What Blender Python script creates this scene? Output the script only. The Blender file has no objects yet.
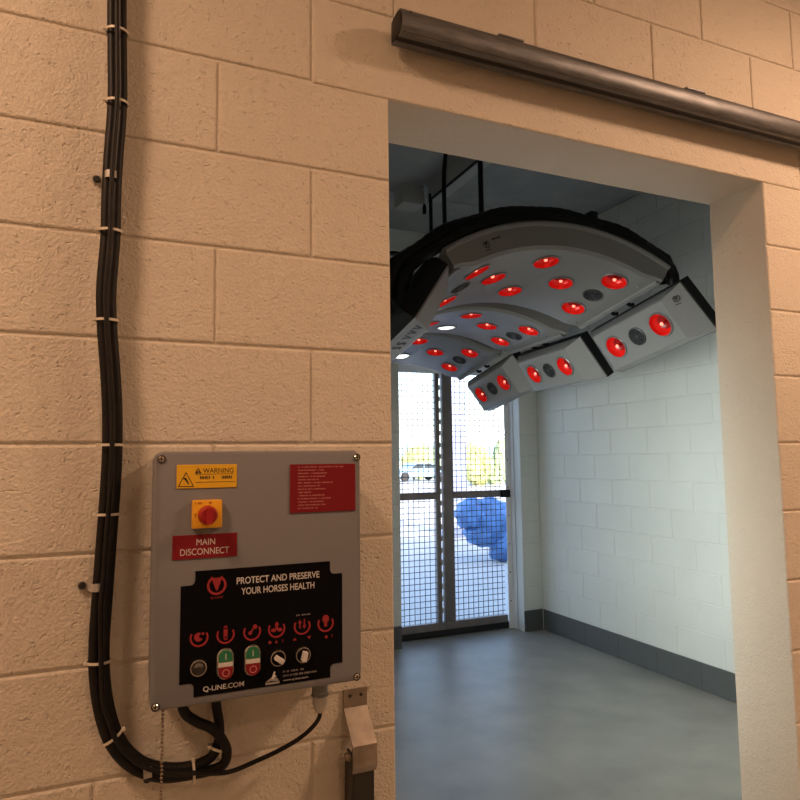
import bpy, bmesh, math, random
from mathutils import Vector, Matrix

random.seed(7)
sc = bpy.context.scene
COL = sc.collection
PI = math.pi

# ------------------------------------------------------------------ camera
D = 1.3535            # distance from the lens to the front wall face
H = 1.5671            # lens height over the stall floor
def cam_axes(yaw, pitch, roll):
    fw = Vector((math.sin(yaw) * math.cos(pitch), math.cos(yaw) * math.cos(pitch), math.sin(pitch)))
    r = Vector((math.cos(yaw), -math.sin(yaw), 0)); u = r.cross(fw)
    return (r * math.cos(roll) + u * math.sin(roll), u * math.cos(roll) - r * math.sin(roll), fw)
cr, cu, cf = cam_axes(0.4108, 0.0891, -0.0120)
cam_data = bpy.data.cameras.new('camera')
cam_data.sensor_fit = 'HORIZONTAL'; cam_data.sensor_width = 36.0
cam_data.lens = 662.86 / 800 * 36
cam_data.clip_start = 0.02; cam_data.clip_end = 500
cam = bpy.data.objects.new('camera', cam_data); COL.objects.link(cam)
cam.matrix_world = Matrix(((cr.x, cu.x, -cf.x, 0), (cr.y, cu.y, -cf.y, 0), (cr.z, cu.z, -cf.z, H), (0, 0, 0, 1)))
sc.camera = cam

# ------------------------------------------------------------------ world, sun, exposure
world = bpy.data.worlds.new('world'); sc.world = world; world.use_nodes = True
wn = world.node_tree; wn.nodes.clear()
wo = wn.nodes.new('ShaderNodeOutputWorld'); wb = wn.nodes.new('ShaderNodeBackground')
sky = wn.nodes.new('ShaderNodeTexSky'); sky.sky_type = 'NISHITA'; sky.sun_disc = False
sky.sun_elevation = math.radians(31); sky.sun_rotation = math.radians(185); sky.air_density = 1.0; sky.dust_density = 2.5
wb.inputs['Strength'].default_value = 0.75
wn.links.new(sky.outputs[0], wb.inputs[0]); wn.links.new(wb.outputs[0], wo.inputs[0])
sun_data = bpy.data.lights.new('sun', 'SUN'); sun_data.energy = 5.0; sun_data.angle = 0.01; sun_data.color = (1, .95, .86)
sun = bpy.data.objects.new('sun', sun_data); COL.objects.link(sun)
sun.rotation_euler = Vector((0.06, 0.86, -0.52)).to_track_quat('-Z', 'Y').to_euler()
vs = sc.view_settings
vs.view_transform = 'Standard'; vs.look = 'None'; vs.gamma = 1.0; vs.use_curve_mapping = False; vs.exposure = 0.0
LAMP_L = dict(pos=(-1.05, 0.30, 3.25), power=34)       # warm lamp over the left of the front room
LAMP_R = dict(pos=(2.30, 0.22, 3.15), power=44)        # warm lamp over the right
FILL_LAMP = dict(pos=(0.9, -1.9, 3.25), power=17)        # added warm fill lamp behind the photographer, lightens the shadows
STALL_LIGHT = dict(power=28)                           # added light panel, unseen on the stall's left wall
WARM = (1.0, .595, .365)

# ------------------------------------------------------------------ helpers
def tag(o, label=None, cat=None, group=None, kind=None):
    if label: o['label'] = label
    if cat: o['category'] = cat
    if group: o['group'] = group
    if kind: o['kind'] = kind
    return o
def empty(name, loc=(0, 0, 0), mat=None):
    o = bpy.data.objects.new(name, None); COL.objects.link(o); o.empty_display_size = .05
    if mat is not None: o.matrix_world = mat
    else: o.location = loc
    return o
def add(name, me, parent=None, mat=None, mw=None):
    o = bpy.data.objects.new(name, me); COL.objects.link(o)
    if mat is not None:
        for m in (mat if isinstance(mat, (list, tuple)) else [mat]): me.materials.append(m)
    if parent: o.parent = parent
    if mw is not None: o.matrix_local = mw
    return o
def fin(bm, smooth=None, normals=True):
    me = bpy.data.meshes.new('m')
    if normals: bmesh.ops.recalc_face_normals(bm, faces=bm.faces)
    bm.to_mesh(me); bm.free()
    if smooth is not None:
        for p in me.polygons: p.use_smooth = True
        me.set_sharp_from_angle(angle=math.radians(smooth))
    return me
def bm_box(bm, x0, x1, y0, y1, z0, z1, mi=0, mw=None):
    v = [bm.verts.new(c) for c in ((x0, y0, z0), (x1, y0, z0), (x1, y1, z0), (x0, y1, z0), (x0, y0, z1), (x1, y0, z1), (x1, y1, z1), (x0, y1, z1))]
    if mw is not None:
        for a in v: a.co = mw @ a.co
    fs = []
    for f in ((0, 3, 2, 1), (4, 5, 6, 7), (0, 1, 5, 4), (1, 2, 6, 5), (2, 3, 7, 6), (3, 0, 4, 7)):
        fc = bm.faces.new([v[i] for i in f]); fc.material_index = mi; fs.append(fc)
    return v
def boxes(lst, bevel=0, seg=2):
    bm = bmesh.new()
    for b in lst: bm_box(bm, *b)
    if bevel: bmesh.ops.bevel(bm, geom=bm.edges[:], offset=bevel, segments=seg, affect='EDGES', profile=.6)
    return fin(bm, 40 if bevel else None)
def catmull(pts, n=8):
    pts = [Vector(p) for p in pts]
    out = []
    P = [pts[0] * 2 - pts[1]] + pts + [pts[-1] * 2 - pts[-2]]
    for i in range(1, len(P) - 2):
        a, b, c, d = P[i - 1], P[i], P[i + 1], P[i + 2]
        for k in range(n):
            t = k / n
            out.append(.5 * ((2 * b) + (c - a) * t + (2 * a - 5 * b + 4 * c - d) * t * t + (3 * b - a - 3 * c + d) * t ** 3))
    out.append(pts[-1]); return out
def bm_tube(bm, path, r, seg=10, mi=0, closed=False, rib=None, caps=True):
    path = [Vector(p) for p in path]; n = len(path)
    rings = []; nrm = None
    for i, p in enumerate(path):
        if closed: tg = path[(i + 1) % n] - path[(i - 1) % n]
        else: tg = path[min(i + 1, n - 1)] - path[max(i - 1, 0)]
        tg.normalize()
        if nrm is None:
            nrm = tg.orthogonal().normalized()
        nrm = (nrm - tg * nrm.dot(tg)).normalized(); bn = tg.cross(nrm)
        rr = r[i] if isinstance(r, (list, tuple)) else r
        if rib and i % 2: rr *= rib
        rings.append([bm.verts.new(p + (nrm * math.cos(2 * PI * k / seg) + bn * math.sin(2 * PI * k / seg)) * rr) for k in range(seg)])
    m = n if closed else n - 1
    for i in range(m):
        a, b = rings[i], rings[(i + 1) % n]
        for k in range(seg):
            f = bm.faces.new((a[k], a[(k + 1) % seg], b[(k + 1) % seg], b[k])); f.material_index = mi
    if not closed and caps:
        for rg in (rings[0], rings[-1]):
            f = bm.faces.new(rg); f.material_index = mi
def tube(path, r, seg=10, closed=False, rib=None):
    bm = bmesh.new(); bm_tube(bm, path, r, seg, closed=closed, rib=rib); return fin(bm, 45)
def bm_rev(bm, prof, seg=24, mi=None, mw=None):
    """revolve (radius, height) profile about z; mi gives the material of each profile span"""
    rings = []
    for (r, z) in prof:
        if r < 1e-6: rings.append([bm.verts.new((0, 0, z))])
        else: rings.append([bm.verts.new((r * math.cos(2 * PI * k / seg), r * math.sin(2 * PI * k / seg), z)) for k in range(seg)])
    if mw is not None:
        for rg in rings:
            for v in rg: v.co = mw @ v.co
    for i in range(len(rings) - 1):
        a, b = rings[i], rings[i + 1]
        for k in range(seg):
            k2 = (k + 1) % seg
            if len(a) == 1 and len(b) == 1: continue
            if len(a) == 1: f = bm.faces.new((a[0], b[k], b[k2]))
            elif len(b) == 1: f = bm.faces.new((a[k], b[0], a[k2]))
            else: f = bm.faces.new((a[k], a[k2], b[k2], b[k]))
            f.material_index = mi[i] if mi else 0
def bm_poly(bm, pts, y0, y1, mi=0):
    """polygon in the x-z plane extruded along y"""
    a = [bm.verts.new((x, y0, z)) for x, z in pts]; b = [bm.verts.new((x, y1, z)) for x, z in pts]
    n = len(pts)
    f = bm.faces.new(a); f.material_index = mi
    f = bm.faces.new(b[::-1]); f.material_index = mi
    for i in range(n):
        f = bm.faces.new((a[i], b[i], b[(i + 1) % n], a[(i + 1) % n])); f.material_index = mi

# ------------------------------------------------------------------ materials
def mat(name, col, rough=.5, metal=0, emit=None, es=0, spec=.5, coat=0):
    m = bpy.data.materials.new(name); m.use_nodes = True
    b = m.node_tree.nodes['Principled BSDF']
    b.inputs['Base Color'].default_value = (*col, 1); b.inputs['Roughness'].default_value = rough
    b.inputs['Metallic'].default_value = metal; b.inputs['Specular IOR Level'].default_value = spec
    b.inputs['Coat Weight'].default_value = coat
    if emit: b.inputs['Emission Color'].default_value = (*emit, 1); b.inputs['Emission Strength'].default_value = es
    return m
def N(m, t, **kw):
    n = m.node_tree.nodes.new(t)
    for k, v in kw.items():
        if k in n.inputs: n.inputs[k].default_value = v
        else: setattr(n, k, v)
    return n
def lk(m, a, b): m.node_tree.links.new(a, b)
def grain(m, scale=20, amt=.15, col2=None, bump=0, bscale=80, dist=.002, detail=6, stretch=None):
    """noise tint on the base colour plus fine relief, in world space"""
    b = m.node_tree.nodes['Principled BSDF']
    g = N(m, 'ShaderNodeNewGeometry'); src = g.outputs['Position']
    if stretch:
        mp = N(m, 'ShaderNodeMapping'); mp.inputs['Scale'].default_value = stretch; lk(m, src, mp.inputs['Vector']); src = mp.outputs['Vector']
    n1 = N(m, 'ShaderNodeTexNoise', Scale=scale, Detail=detail); lk(m, src, n1.inputs['Vector'])
    c = b.inputs['Base Color'].default_value[:3]
    c2 = col2 or tuple(x * (1 - amt) for x in c)
    rp = N(m, 'ShaderNodeValToRGB'); e = rp.color_ramp.elements
    e[0].position = .35; e[1].position = .68; e[0].color = (*c2, 1); e[1].color = (*c, 1)
    lk(m, n1.outputs['Fac'], rp.inputs['Fac']); lk(m, rp.outputs['Color'], b.inputs['Base Color'])
    if bump:
        n2 = N(m, 'ShaderNodeTexNoise', Scale=bscale, Detail=8, Roughness=.65); lk(m, g.outputs['Position'], n2.inputs['Vector'])
        bp = N(m, 'ShaderNodeBump', Strength=bump, Distance=dist); lk(m, n2.outputs['Fac'], bp.inputs['Height'])
        lk(m, bp.outputs['Normal'], b.inputs['Normal'])
    return m
def block_paint(name, col, strength=.9, rough=.55):
    """thick masonry paint over open-textured concrete block: orange peel, blotches and pin holes"""
    m = mat(name, col, rough); b = m.node_tree.nodes['Principled BSDF']
    g = N(m, 'ShaderNodeNewGeometry')
    fine = N(m, 'ShaderNodeTexNoise', Scale=150, Detail=5, Roughness=.6); lk(m, g.outputs['Position'], fine.inputs['Vector'])
    mid = N(m, 'ShaderNodeTexNoise', Scale=38, Detail=4, Roughness=.6); lk(m, g.outputs['Position'], mid.inputs['Vector'])
    pits = N(m, 'ShaderNodeTexNoise', Scale=95, Detail=2, Roughness=.5); lk(m, g.outputs['Position'], pits.inputs['Vector'])
    pr = N(m, 'ShaderNodeValToRGB'); e = pr.color_ramp.elements
    e[0].position = .27; e[1].position = .36; e[0].color = (0, 0, 0, 1); e[1].color = (1, 1, 1, 1)
    lk(m, pits.outputs['Fac'], pr.inputs['Fac'])
    def mul(a, k):
        x = N(m, 'ShaderNodeMath', operation='MULTIPLY'); lk(m, a, x.inputs[0]); x.inputs[1].default_value = k; return x.outputs[0]
    def sm(a, c):
        x = N(m, 'ShaderNodeMath', operation='ADD'); lk(m, a, x.inputs[0]); lk(m, c, x.inputs[1]); return x.outputs[0]
    h = sm(sm(mul(fine.outputs['Fac'], .95), mul(mid.outputs['Fac'], .9)), mul(pr.outputs['Color'], .5))
    bp = N(m, 'ShaderNodeBump', Strength=strength, Distance=.0042); lk(m, h, bp.inputs['Height']); lk(m, bp.outputs['Normal'], b.inputs['Normal'])
    tint = N(m, 'ShaderNodeTexNoise', Scale=2.2, Detail=4); lk(m, g.outputs['Position'], tint.inputs['Vector'])
    tr = N(m, 'ShaderNodeValToRGB'); e = tr.color_ramp.elements; e[0].position = .3; e[1].position = .7
    e[0].color = (*[x * .93 for x in col], 1); e[1].color = (*col, 1); lk(m, tint.outputs['Fac'], tr.inputs['Fac'])
    lk(m, tr.outputs['Color'], b.inputs['Base Color'])
    return m
M = {}
M['paint'] = block_paint('cream masonry paint', (.74, .68, .58))
M['paint_in'] = block_paint('white masonry paint', (.76, .77, .74), .5, .5)
M['paint_base'] = block_paint('dark grey base paint', (.10, .105, .105), .5, .5)
M['ceil'] = grain(mat('ceiling concrete', (.36, .36, .37), .85), 6, .15, bump=.3, bscale=60)
M['floor'] = grain(mat('grey floor coating', (.39, .37, .325), .42), 3.2, .22, bump=.25, bscale=120, dist=.0015)
M['hall'] = mat('hall wall paint', (.62, .55, .45), .7)
M['panel'] = grain(mat('grey enclosure plastic', (.205, .208, .225), .5, spec=.3), 9, .06, bump=.05, bscale=300, dist=.0005)
M['black_print'] = mat('black overlay film', (.004, .004, .005), .55, spec=.05)
M['white_print'] = mat('white print', (.62, .60, .58), .5)
M['grey_print'] = mat('grey print', (.30, .28, .27), .5)
M['red_print'] = mat('red print', (.33, .02, .028), .5)
M['black_ink'] = mat('black ink', (.02, .018, .015), .5)
M['yellow'] = mat('yellow sign plastic', (.80, .46, .02), .4)
M['red_sign'] = mat('engraved red plastic', (.215, .012, .020), .45, spec=.2)
M['pink_print'] = mat('faint engraved text', (.62, .25, .22), .5)
M['orange'] = mat('yellow switch plate', (.86, .42, .02), .35)
M['red_knob'] = mat('red switch knob', (.36, .012, .018), .3)
M['green'] = mat('green button', (.02, .17, .08), .3)
M['chrome'] = mat('chrome', (.62, .60, .56), .22, 1)
M['dark_metal'] = mat('dark steel', (.06, .058, .055), .4, .8)
M['rubber'] = grain(mat('black cable sheath', (.010, .009, .009), .5, spec=.3), 30, .3)
M['hose'] = mat('black hose', (.007, .007, .008), .5, spec=.2)
M['clip'] = mat('zinc clip', (.55, .53, .50), .35, .4)
M['chain'] = mat('aged chain', (.22, .17, .12), .4, .5)
M['tie'] = mat('white nylon tie', (.72, .66, .56), .4)
M['galv'] = grain(mat('galvanised steel', (.20, .21, .225), .48, .7), 14, .35, bump=.08, bscale=40, stretch=(1, 6, 6))
M['slot'] = mat('black track slot', (.008, .008, .008), .6)
M['steel'] = grain(mat('brushed bracket steel', (.48, .42, .36), .38, .85), 22, .35)
M['gland'] = mat('grey cable gland', (.20, .22, .23), .45)
M['gland_light'] = mat('pale gland nut', (.50, .47, .43), .45)
M['shell'] = grain(mat('silver grey solarium shell', (.225, .22, .22), .36), 5, .06)
M['housing'] = mat('black housing', (.006, .006, .007), .5, spec=.2)
M['rim'] = mat('lamp rim', (.20, .19, .19), .35, .4)
M['bowl'] = mat('red lamp reflector', (.80, .02, .016), .25, .3, (1, .012, .008), .13)
M['bowl_shade'] = mat('shaded red reflector', (.30, .008, .008), .3)  # darker copy of the reflector red, for shade deep in the bowl
M['fil'] = mat('glowing filament', (.9, .2, .15), .3, 0, (1, .17, .11), 3.2)
M['white_lamp'] = mat('lit white lamp', (.9, .9, .9), .3, 0, (.93, 1, .97), 1.6)
M['fan'] = mat('dark fan guard', (.05, .05, .055), .45)
M['fan_hole'] = mat('fan opening', (.008, .008, .009), .7)
M['strut'] = mat('ceiling strut', (.42, .41, .40), .6, .2)
M['gate'] = grain(mat('painted gate steel', (.24, .205, .20), .5, .2), 12, .15)
M['wire'] = mat('gate mesh wire', (.05, .055, .07), .5, .4)
M['white_metal'] = mat('white gate jamb', (.86, .86, .88), .5)
M['gap_black'] = mat('black gap shade', (.01, .01, .01), .6)
M['pave'] = grain(mat('outside concrete', (.55, .55, .55), .8), 1.5, .12)
M['facade'] = mat('pale facade', (.80, .80, .82), .7)
M['facade_glass'] = mat('facade glass', (.30, .42, .48), .15)
M['roof'] = mat('pale roof', (.55, .62, .66), .6)
M['pillar'] = mat('shade-tinted white post', (.36, .40, .55), .6)  # white post given the bluish tone of its shaded side
M['leaf'] = grain(mat('yellow green leaves', (.55, .58, .24), .7), 3, .35)
M['leaf2'] = grain(mat('pale green leaves', (.42, .54, .30), .7), 3, .35)
M['bark'] = mat('bark', (.15, .11, .08), .8)
M['car'] = mat('pale blue car paint', (.30, .46, .66), .25, .2)
M['car_glass'] = mat('car glass', (.03, .05, .07), .1)
M['tyre'] = mat('tyre', (.02, .02, .02), .7)
M['tarp'] = grain(mat('blue tarpaulin', (.10, .26, .62), .5), 4, .4, bump=.5, bscale=6, dist=.05)
M['frosted'] = mat('added stall light panel', (.8, .85, .82), .3, 0, (.93, 1, .95), 1.0)  # glowing face of the light panel added in the stall
M['warm_lit'] = mat('warm lit lamp glass', (.9, .8, .6), .3, 0, WARM, 3)

# ------------------------------------------------------------------ structure: walls of block
X0, X1, ZS, TH = .5700, 1.8100, 2.4000, .1985      # doorway edges, soffit height, wall thickness
block_cache = {}
def block_mesh(L, Hh, m):
    """a block's face: chamfered slab in local x (length), z (height); front at y=0 facing -y"""
    key = (round(L, 3), round(Hh, 3), m)
    if key in block_cache: return block_cache[key]
    bm = bmesh.new(); c = .0045; dep = .0048; j = .0022
    def ring(i, y): return [bm.verts.new(p) for p in ((i, y, i), (L - i, y, i), (L - i, y, Hh - i), (i, y, Hh - i))]
    r0 = ring(j + c, 0); r1 = ring(j + c * .45, .0012); r2 = ring(j, dep); r3 = ring(j, .018)
    bm.faces.new(r0)
    for a, b in ((r0, r1), (r1, r2), (r2, r3)):
        for k in range(4): bm.faces.new((a[k], b[k], b[(k + 1) % 4], a[(k + 1) % 4]))
    bm.faces.new(r3[::-1])
    me = fin(bm); me.materials.append(M[m]); block_cache[key] = me
    return me
def lay(parent, a0, a1, z0, z1, phase, mw, m, skip=None, name='concrete_block', clip=None):
    """one course of blocks from a0 to a1 with joints at phase + .4 n"""
    n = math.floor((a0 - phase) / .4); s = phase + .4 * n
    while s < a1 - 1e-4:
        b0, b1 = max(s, a0), min(s + .4, a1)
        if b1 - b0 > .03:
            o = bpy.data.objects.new(name, block_mesh(b1 - b0, z1 - z0, m)); COL.objects.link(o)
            o.parent = parent; o.matrix_local = mw @ Matrix.Translation((b0, 0, z0))
        s += .4

wf = tag(add('wall_front', boxes([(-1.6, X0, D + .0045, D + TH, 0, 4.0), (X1, 3.87, D + .0045, D + TH, 0, 4.0), (X0, X1, D + .0045, D + TH, ZS, 4.0)]), None, M['paint']), kind='structure')
T = Matrix.Translation((0, D, 0))
for i in range(2, 17):
    z0 = .002 + .2 * i; ph = .386 if i % 2 == 0 else .186
    zz = (z0, z0 + .2)
    if z0 < ZS - .05:
        lay(wf, -1.0, X0 + .0024, *zz, ph, T, 'paint'); lay(wf, X1 - .0024, 3.0, *zz, ph, T, 'paint')
    elif z0 < ZS + .1:
        lay(wf, -1.0, .386, *zz, ph, T, 'paint'); lay(wf, 1.986, 3.0, *zz, ph, T, 'paint')
        o = add('lintel', block_mesh(1.6, .2046, 'paint'), wf, None, T @ Matrix.Translation((.386, 0, z0 - .0046)))
    else: lay(wf, -1.0, 3.0, *zz, ph, T, 'paint')

XR, YB, ZC = 3.669, 5.195, 3.575
GX0, GX1, GZ = 2.255, 3.467, 2.46
wr = tag(add('wall_right', boxes([(XR + .0045, XR + .2, D + .01, YB + .2, 0, ZC)]), None, M['paint_in']), kind='structure')
tag(add('baseboard_right', boxes([(XR + .0035, XR + .0060, D + TH, YB, 0, .184)]), None, M['paint_base']), kind='structure')
tag(add('baseboard_back', boxes([(.4, GX0, YB + .0035, YB + .0060, 0, .184), (GX1, XR, YB + .0035, YB + .0060, 0, .184)]), None, M['paint_base']), kind='structure')
TR = Matrix(((0, 1, 0, XR), (1, 0, 0, 0), (0, 0, 1, 0), (0, 0, 0, 1)))    # local x -> +y, local y -> +x (face looks to -x)
lay(wr, 1.56, YB, -.002, .1845, 3.4076, TR, 'paint_base', name='base_block')
for i in range(17):
    z0 = .1845 + .2 * i
    lay(wr, 1.56, YB, z0, min(z0 + .2, ZC - .002), 3.2076 if i % 2 == 0 else 3.4076, TR, 'paint_in')
bw = tag(add('wall_back', boxes([(-5, GX0, YB + .0045, YB + .24, 0, 4.15), (GX1, 16, YB + .0045, YB + .24, 0, 4.15), (GX0, GX1, YB + .0045, YB + .24, GZ, 4.15)]), None, M['paint_in']), kind='structure')
TB = Matrix.Translation((0, YB, 0))
lay(bw, .9, GX0, -.002, .1845, .2, TB, 'paint_base', name='base_block'); lay(bw, GX1, XR, -.002, .1845, GX1, TB, 'paint_base', name='base_block')
for i in range(17):
    z0 = .1845 + .2 * i; z1 = min(z0 + .2, ZC - .002)
    ph = (.255 if i % 2 else .055)
    if z0 < GZ - .1: lay(bw, .9, GX0 + .0024, z0, z1, ph, TB, 'paint_in'); lay(bw, GX1 - .0024, XR, z0, z1, GX1, TB, 'paint_in')
    else: lay(bw, .9, XR, z0, z1, ph, TB, 'paint_in')
tag(add('wall_left', boxes([(.2, .4, D + TH, YB + .0, 0, ZC)]), None, M['paint_in']), kind='structure')
fl = tag(add('floor', boxes([(-1.6, XR + .2, -3.6, YB + .24, -.15, 0)]), None, M['floor']), kind='structure')
ce = tag(add('ceiling', boxes([(.2, XR + .2, D + TH, YB, ZC + .006, ZC + .5)]), None, M['ceil']), kind='structure')
y = D + TH + .003
for w in (.55, 1.14, 1.21, .74):                        # precast planks
    add('ceiling_plank', boxes([(.405, XR, y, min(y + w - .008, YB), ZC, ZC + .02)], .003, 1), ce, M['ceil']); y += w
# front hall behind the photographer
tag(add('wall_hall_left', boxes([(-1.8, -1.6, -3.6, D + .2, 0, 4.0)]), None, M['hall']), kind='structure')
tag(add('wall_hall_right', boxes([(3.87, 4.07, -3.6, D + .2, 0, 4.0)]), None, M['hall']), kind='structure')
tag(add('wall_hall_rear', boxes([(-1.8, 4.07, -3.8, -3.6, 0, 4.0)]), None, M['hall']), kind='structure')
tag(add('ceiling_hall', boxes([(-1.8, 4.07, -3.8, D + .2, 4.0, 4.2)]), None, M['hall']), kind='structure')

# ------------------------------------------------------------------ lamps of the rooms, with an added fill and stall light
def hall_lamp(spec, label):
    x, y, z = spec['pos']
    root = empty('pendant_lamp', (x, y, 4.0)); tag(root, label, 'lamp', 'warm pendant lamps of the front hall')
    h = 4.0 - z
    add('stem', tube([(0, 0, 0), (0, 0, -h + .22)], .012, 8), root, M['dark_metal'])
    bm = bmesh.new(); bm_rev(bm, [(.03, -h + .24), (.07, -h + .22), (.16, -h + .09), (.19, -h + .02), (.185, -h + .02), (.15, -h + .09), (.06, -h + .21), (.0, -h + .215)])
    add('shade', fin(bm, 40), root, M['galv'])
    bm = bmesh.new(); bm_rev(bm, [(0, -h + .20), (.04, -h + .19), (.07, -h + .12), (.06, -h + .06), (0, -h + .035)])
    add('bulb', fin(bm, 40), root, M['warm_lit'])
    ld = bpy.data.lights.new('pendant_light', 'AREA'); ld.shape = 'DISK'; ld.size = .34; ld.energy = spec['power']; ld.color = WARM
    lo = bpy.data.objects.new('pendant_light', ld); COL.objects.link(lo); lo.parent = root; lo.location = (0, 0, -h + .018)
hall_lamp(LAMP_L, 'warm pendant lamp hanging over the hall left of the control panel')
hall_lamp(FILL_LAMP, 'added unseen warm fill lamp hanging over the hall behind the photographer')
hall_lamp(LAMP_R, 'warm pendant lamp hanging over the hall in front of the doorway')
wd = tag(add('stall_fill_panel', boxes([(.385, .412, 1.95, 3.45, .75, 1.85)]), None, M['frosted']), kind='structure')      # added glowing panel, out of view, to light the stall's right wall
add('fill_panel_frame', boxes([(.40, .43, 1.90, 3.50, .70, .75), (.40, .43, 1.90, 3.50, 1.85, 1.90), (.40, .43, 1.90, 1.95, .75, 1.85), (.40, .43, 3.45, 3.50, .75, 1.85), (.40, .43, 2.68, 2.72, .75, 1.85)]), wd, M['white_metal'])
ld = bpy.data.lights.new('stall_fill_light', 'AREA'); ld.shape = 'RECTANGLE'; ld.size = 1.05; ld.size_y = 1.45; ld.energy = STALL_LIGHT['power']; ld.color = (.90, 1.0, .93); ld.spread = math.radians(85)  # added area light, spread narrowed to keep it off the solarium
lo = bpy.data.objects.new('stall_fill_light', ld); COL.objects.link(lo); lo.parent = wd; lo.location = (.435, 2.7, 1.3)
lo.rotation_euler = (0, -PI / 2 + .14, 0)

# ------------------------------------------------------------------ solarium
R = .98                                  # radius of the arched face
MODS = [((1.8861, 2.7200, 2.4675), (.0491, .9855, -.1623), (.9985, -.0448, .0301), (-.0223, .1635, .9863)),
        ((1.9111, 3.4890, 2.3937), (.0498, .9986, -.0176), (.9983, -.0492, .0305), (-.0296, .0191, .9994)),
        ((1.9391, 4.2622, 2.3511), (.0492, .9858, -.1606), (.9985, -.0449, .0301), (-.0224, .1618, .9866))]
def frame(m):
    o, ax, r, up = m                     # local x = across, y = back along the axis, z = up
    return Matrix(((r[0], ax[0], up[0], o[0]), (r[1], ax[1], up[1], o[1]), (r[2], ax[2], up[2], o[2]), (0, 0, 0, 1)))
def lift(th): 
    a = min(max((abs(th) - .455) / .125, 0), 1); return .036 * a * a * (3 - 2 * a)
def on_arc(th, dw, t): return Vector(((R + dw) * math.sin(th), t, (R + dw) * math.cos(th) - R))
def lamp_mesh(white=False):
    bm = bmesh.new()
    prof = [(.0625, -.004), (.070, .0015), (.070, .004), (.066, .007), (.0605, .006), (.0585, -.003), (.0585, -.010), (.052, -.022), (.040, -.033), (.024, -.040), (.009, -.041), (.009, -.010), (.0065, -.003), (0, -.001)]
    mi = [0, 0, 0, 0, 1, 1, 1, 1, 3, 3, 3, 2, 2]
    if white: prof = prof[:6] + [(.0585, -.006), (.045, .004), (.022, .009), (0, .011)]; mi = [0] * 6 + [1] * 3
    bm_rev(bm, prof, 28, mi); me = fin(bm, 35)
    for m in ([M['rim'], M['white_lamp']] if white else [M['rim'], M['bowl'], M['fil'], M['bowl_shade']]): me.materials.append(m)
    return me
def fan_mesh():
    bm = bmesh.new()
    bm_rev(bm, [(0, .0012), (.044, .0012)], 24, [1])
    for r0 in (.012, .023, .034): bm_rev(bm, [(r0, .0), (r0 - .002, .004), (r0 - .004, .0)], 24)
    bm_rev(bm, [(.052, 0), (.052, .006), (.047, .008), (.042, .0)], 24)
    bm_rev(bm, [(0, .006), (.009, .005), (.010, 0)], 16)
    for k in range(4):
        a = k * PI / 4 + .2
        bm_box(bm, -.045, .045, -.0016, .0016, .001, .005, 0, Matrix.Rotation(a, 4, 'Z'))
    me = fin(bm, 40); me.materials.append(M['fan']); me.materials.append(M['fan_hole']); return me
LAMP, WLAMP, FAN = lamp_mesh(), lamp_mesh(True), fan_mesh()
S2 = .1735
TH1, TH2, THE = math.asin(.195 / R), math.asin(.381 / R), .578
def face_mw(pos, out, along):
    """matrix with z = out, y = along"""
    z = out.normalized(); yv = (along - z * along.dot(z)).normalized(); xv = yv.cross(z)
    return Matrix(((xv.x, yv.x, z.x, pos.x), (xv.y, yv.y, z.y, pos.y), (xv.z, yv.z, z.z, pos.z), (0, 0, 0, 1)))
def boolean(me, cutters):
    bm = bmesh.new()
    for mw in cutters:
        r = .0612
        a = [bm.verts.new(mw @ Vector((r * math.cos(2 * PI * k / 28), r * math.sin(2 * PI * k / 28), -.046))) for k in range(28)]
        b = [bm.verts.new(mw @ Vector((r * math.cos(2 * PI * k / 28), r * math.sin(2 * PI * k / 28), .05))) for k in range(28)]
        bm.faces.new(a[::-1]); bm.faces.new(b)
        for k in range(28): bm.faces.new((a[k], a[(k + 1) % 28], b[(k + 1) % 28], b[k]))
    cm = fin(bm)
    a = bpy.data.objects.new('tmp_a', me); b = bpy.data.objects.new('tmp_b', cm); COL.objects.link(a); COL.objects.link(b)
    md = a.modifiers.new('b', 'BOOLEAN'); md.object = b; md.operation = 'DIFFERENCE'; md.solver = 'EXACT'
    dg = bpy.context.evaluated_depsgraph_get(); dg.update()
    out = bpy.data.meshes.new_from_object(a.evaluated_get(dg))
    bpy.data.objects.remove(a); bpy.data.objects.remove(b); bpy.data.meshes.remove(cm)
    for p in out.polygons: p.use_smooth = True
    out.set_sharp_from_angle(angle=math.radians(28))
    return out
def u_logo(name, parent, mw, s, m, word=None):
    """horseshoe ring with a V inside, drawn in local x-y, facing +z"""
    bm = bmesh.new()
    pts_o, pts_i = [], []
    for k in range(25):
        a = math.radians(125 + (415 - 125) * k / 24)
        pts_o.append((s * math.cos(a), s * math.sin(a))); pts_i.append((.76 * s * math.cos(a), .76 * s * math.sin(a)))
    vo = [bm.verts.new((x, y, 0)) for x, y in pts_o]; vi = [bm.verts.new((x, y, 0)) for x, y in pts_i]
    for k in range(24): bm.faces.new((vo[k], vo[k + 1], vi[k + 1], vi[k]))
    for poly in (((-.62, .95), (-.30, .80), (0, -.62), (-.16, -.30)), ((.62, .95), (.30, .80), (0, -.62), (.16, -.30)), ((-.34, .78), (.34, .78), (0, -.55))):
        bm.faces.new([bm.verts.new((x * s, y * s, .0001)) for x, y in poly])
    if word:
        for x0, x1, y0, y1 in word: bm.faces.new([bm.verts.new(c) for c in ((x0 * s, y0 * s, 0), (x1 * s, y0 * s, 0), (x1 * s, y1 * s, 0), (x0 * s, y1 * s, 0))])
    return add(name, fin(bm, normals=False), parent, m, mw)

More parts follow.
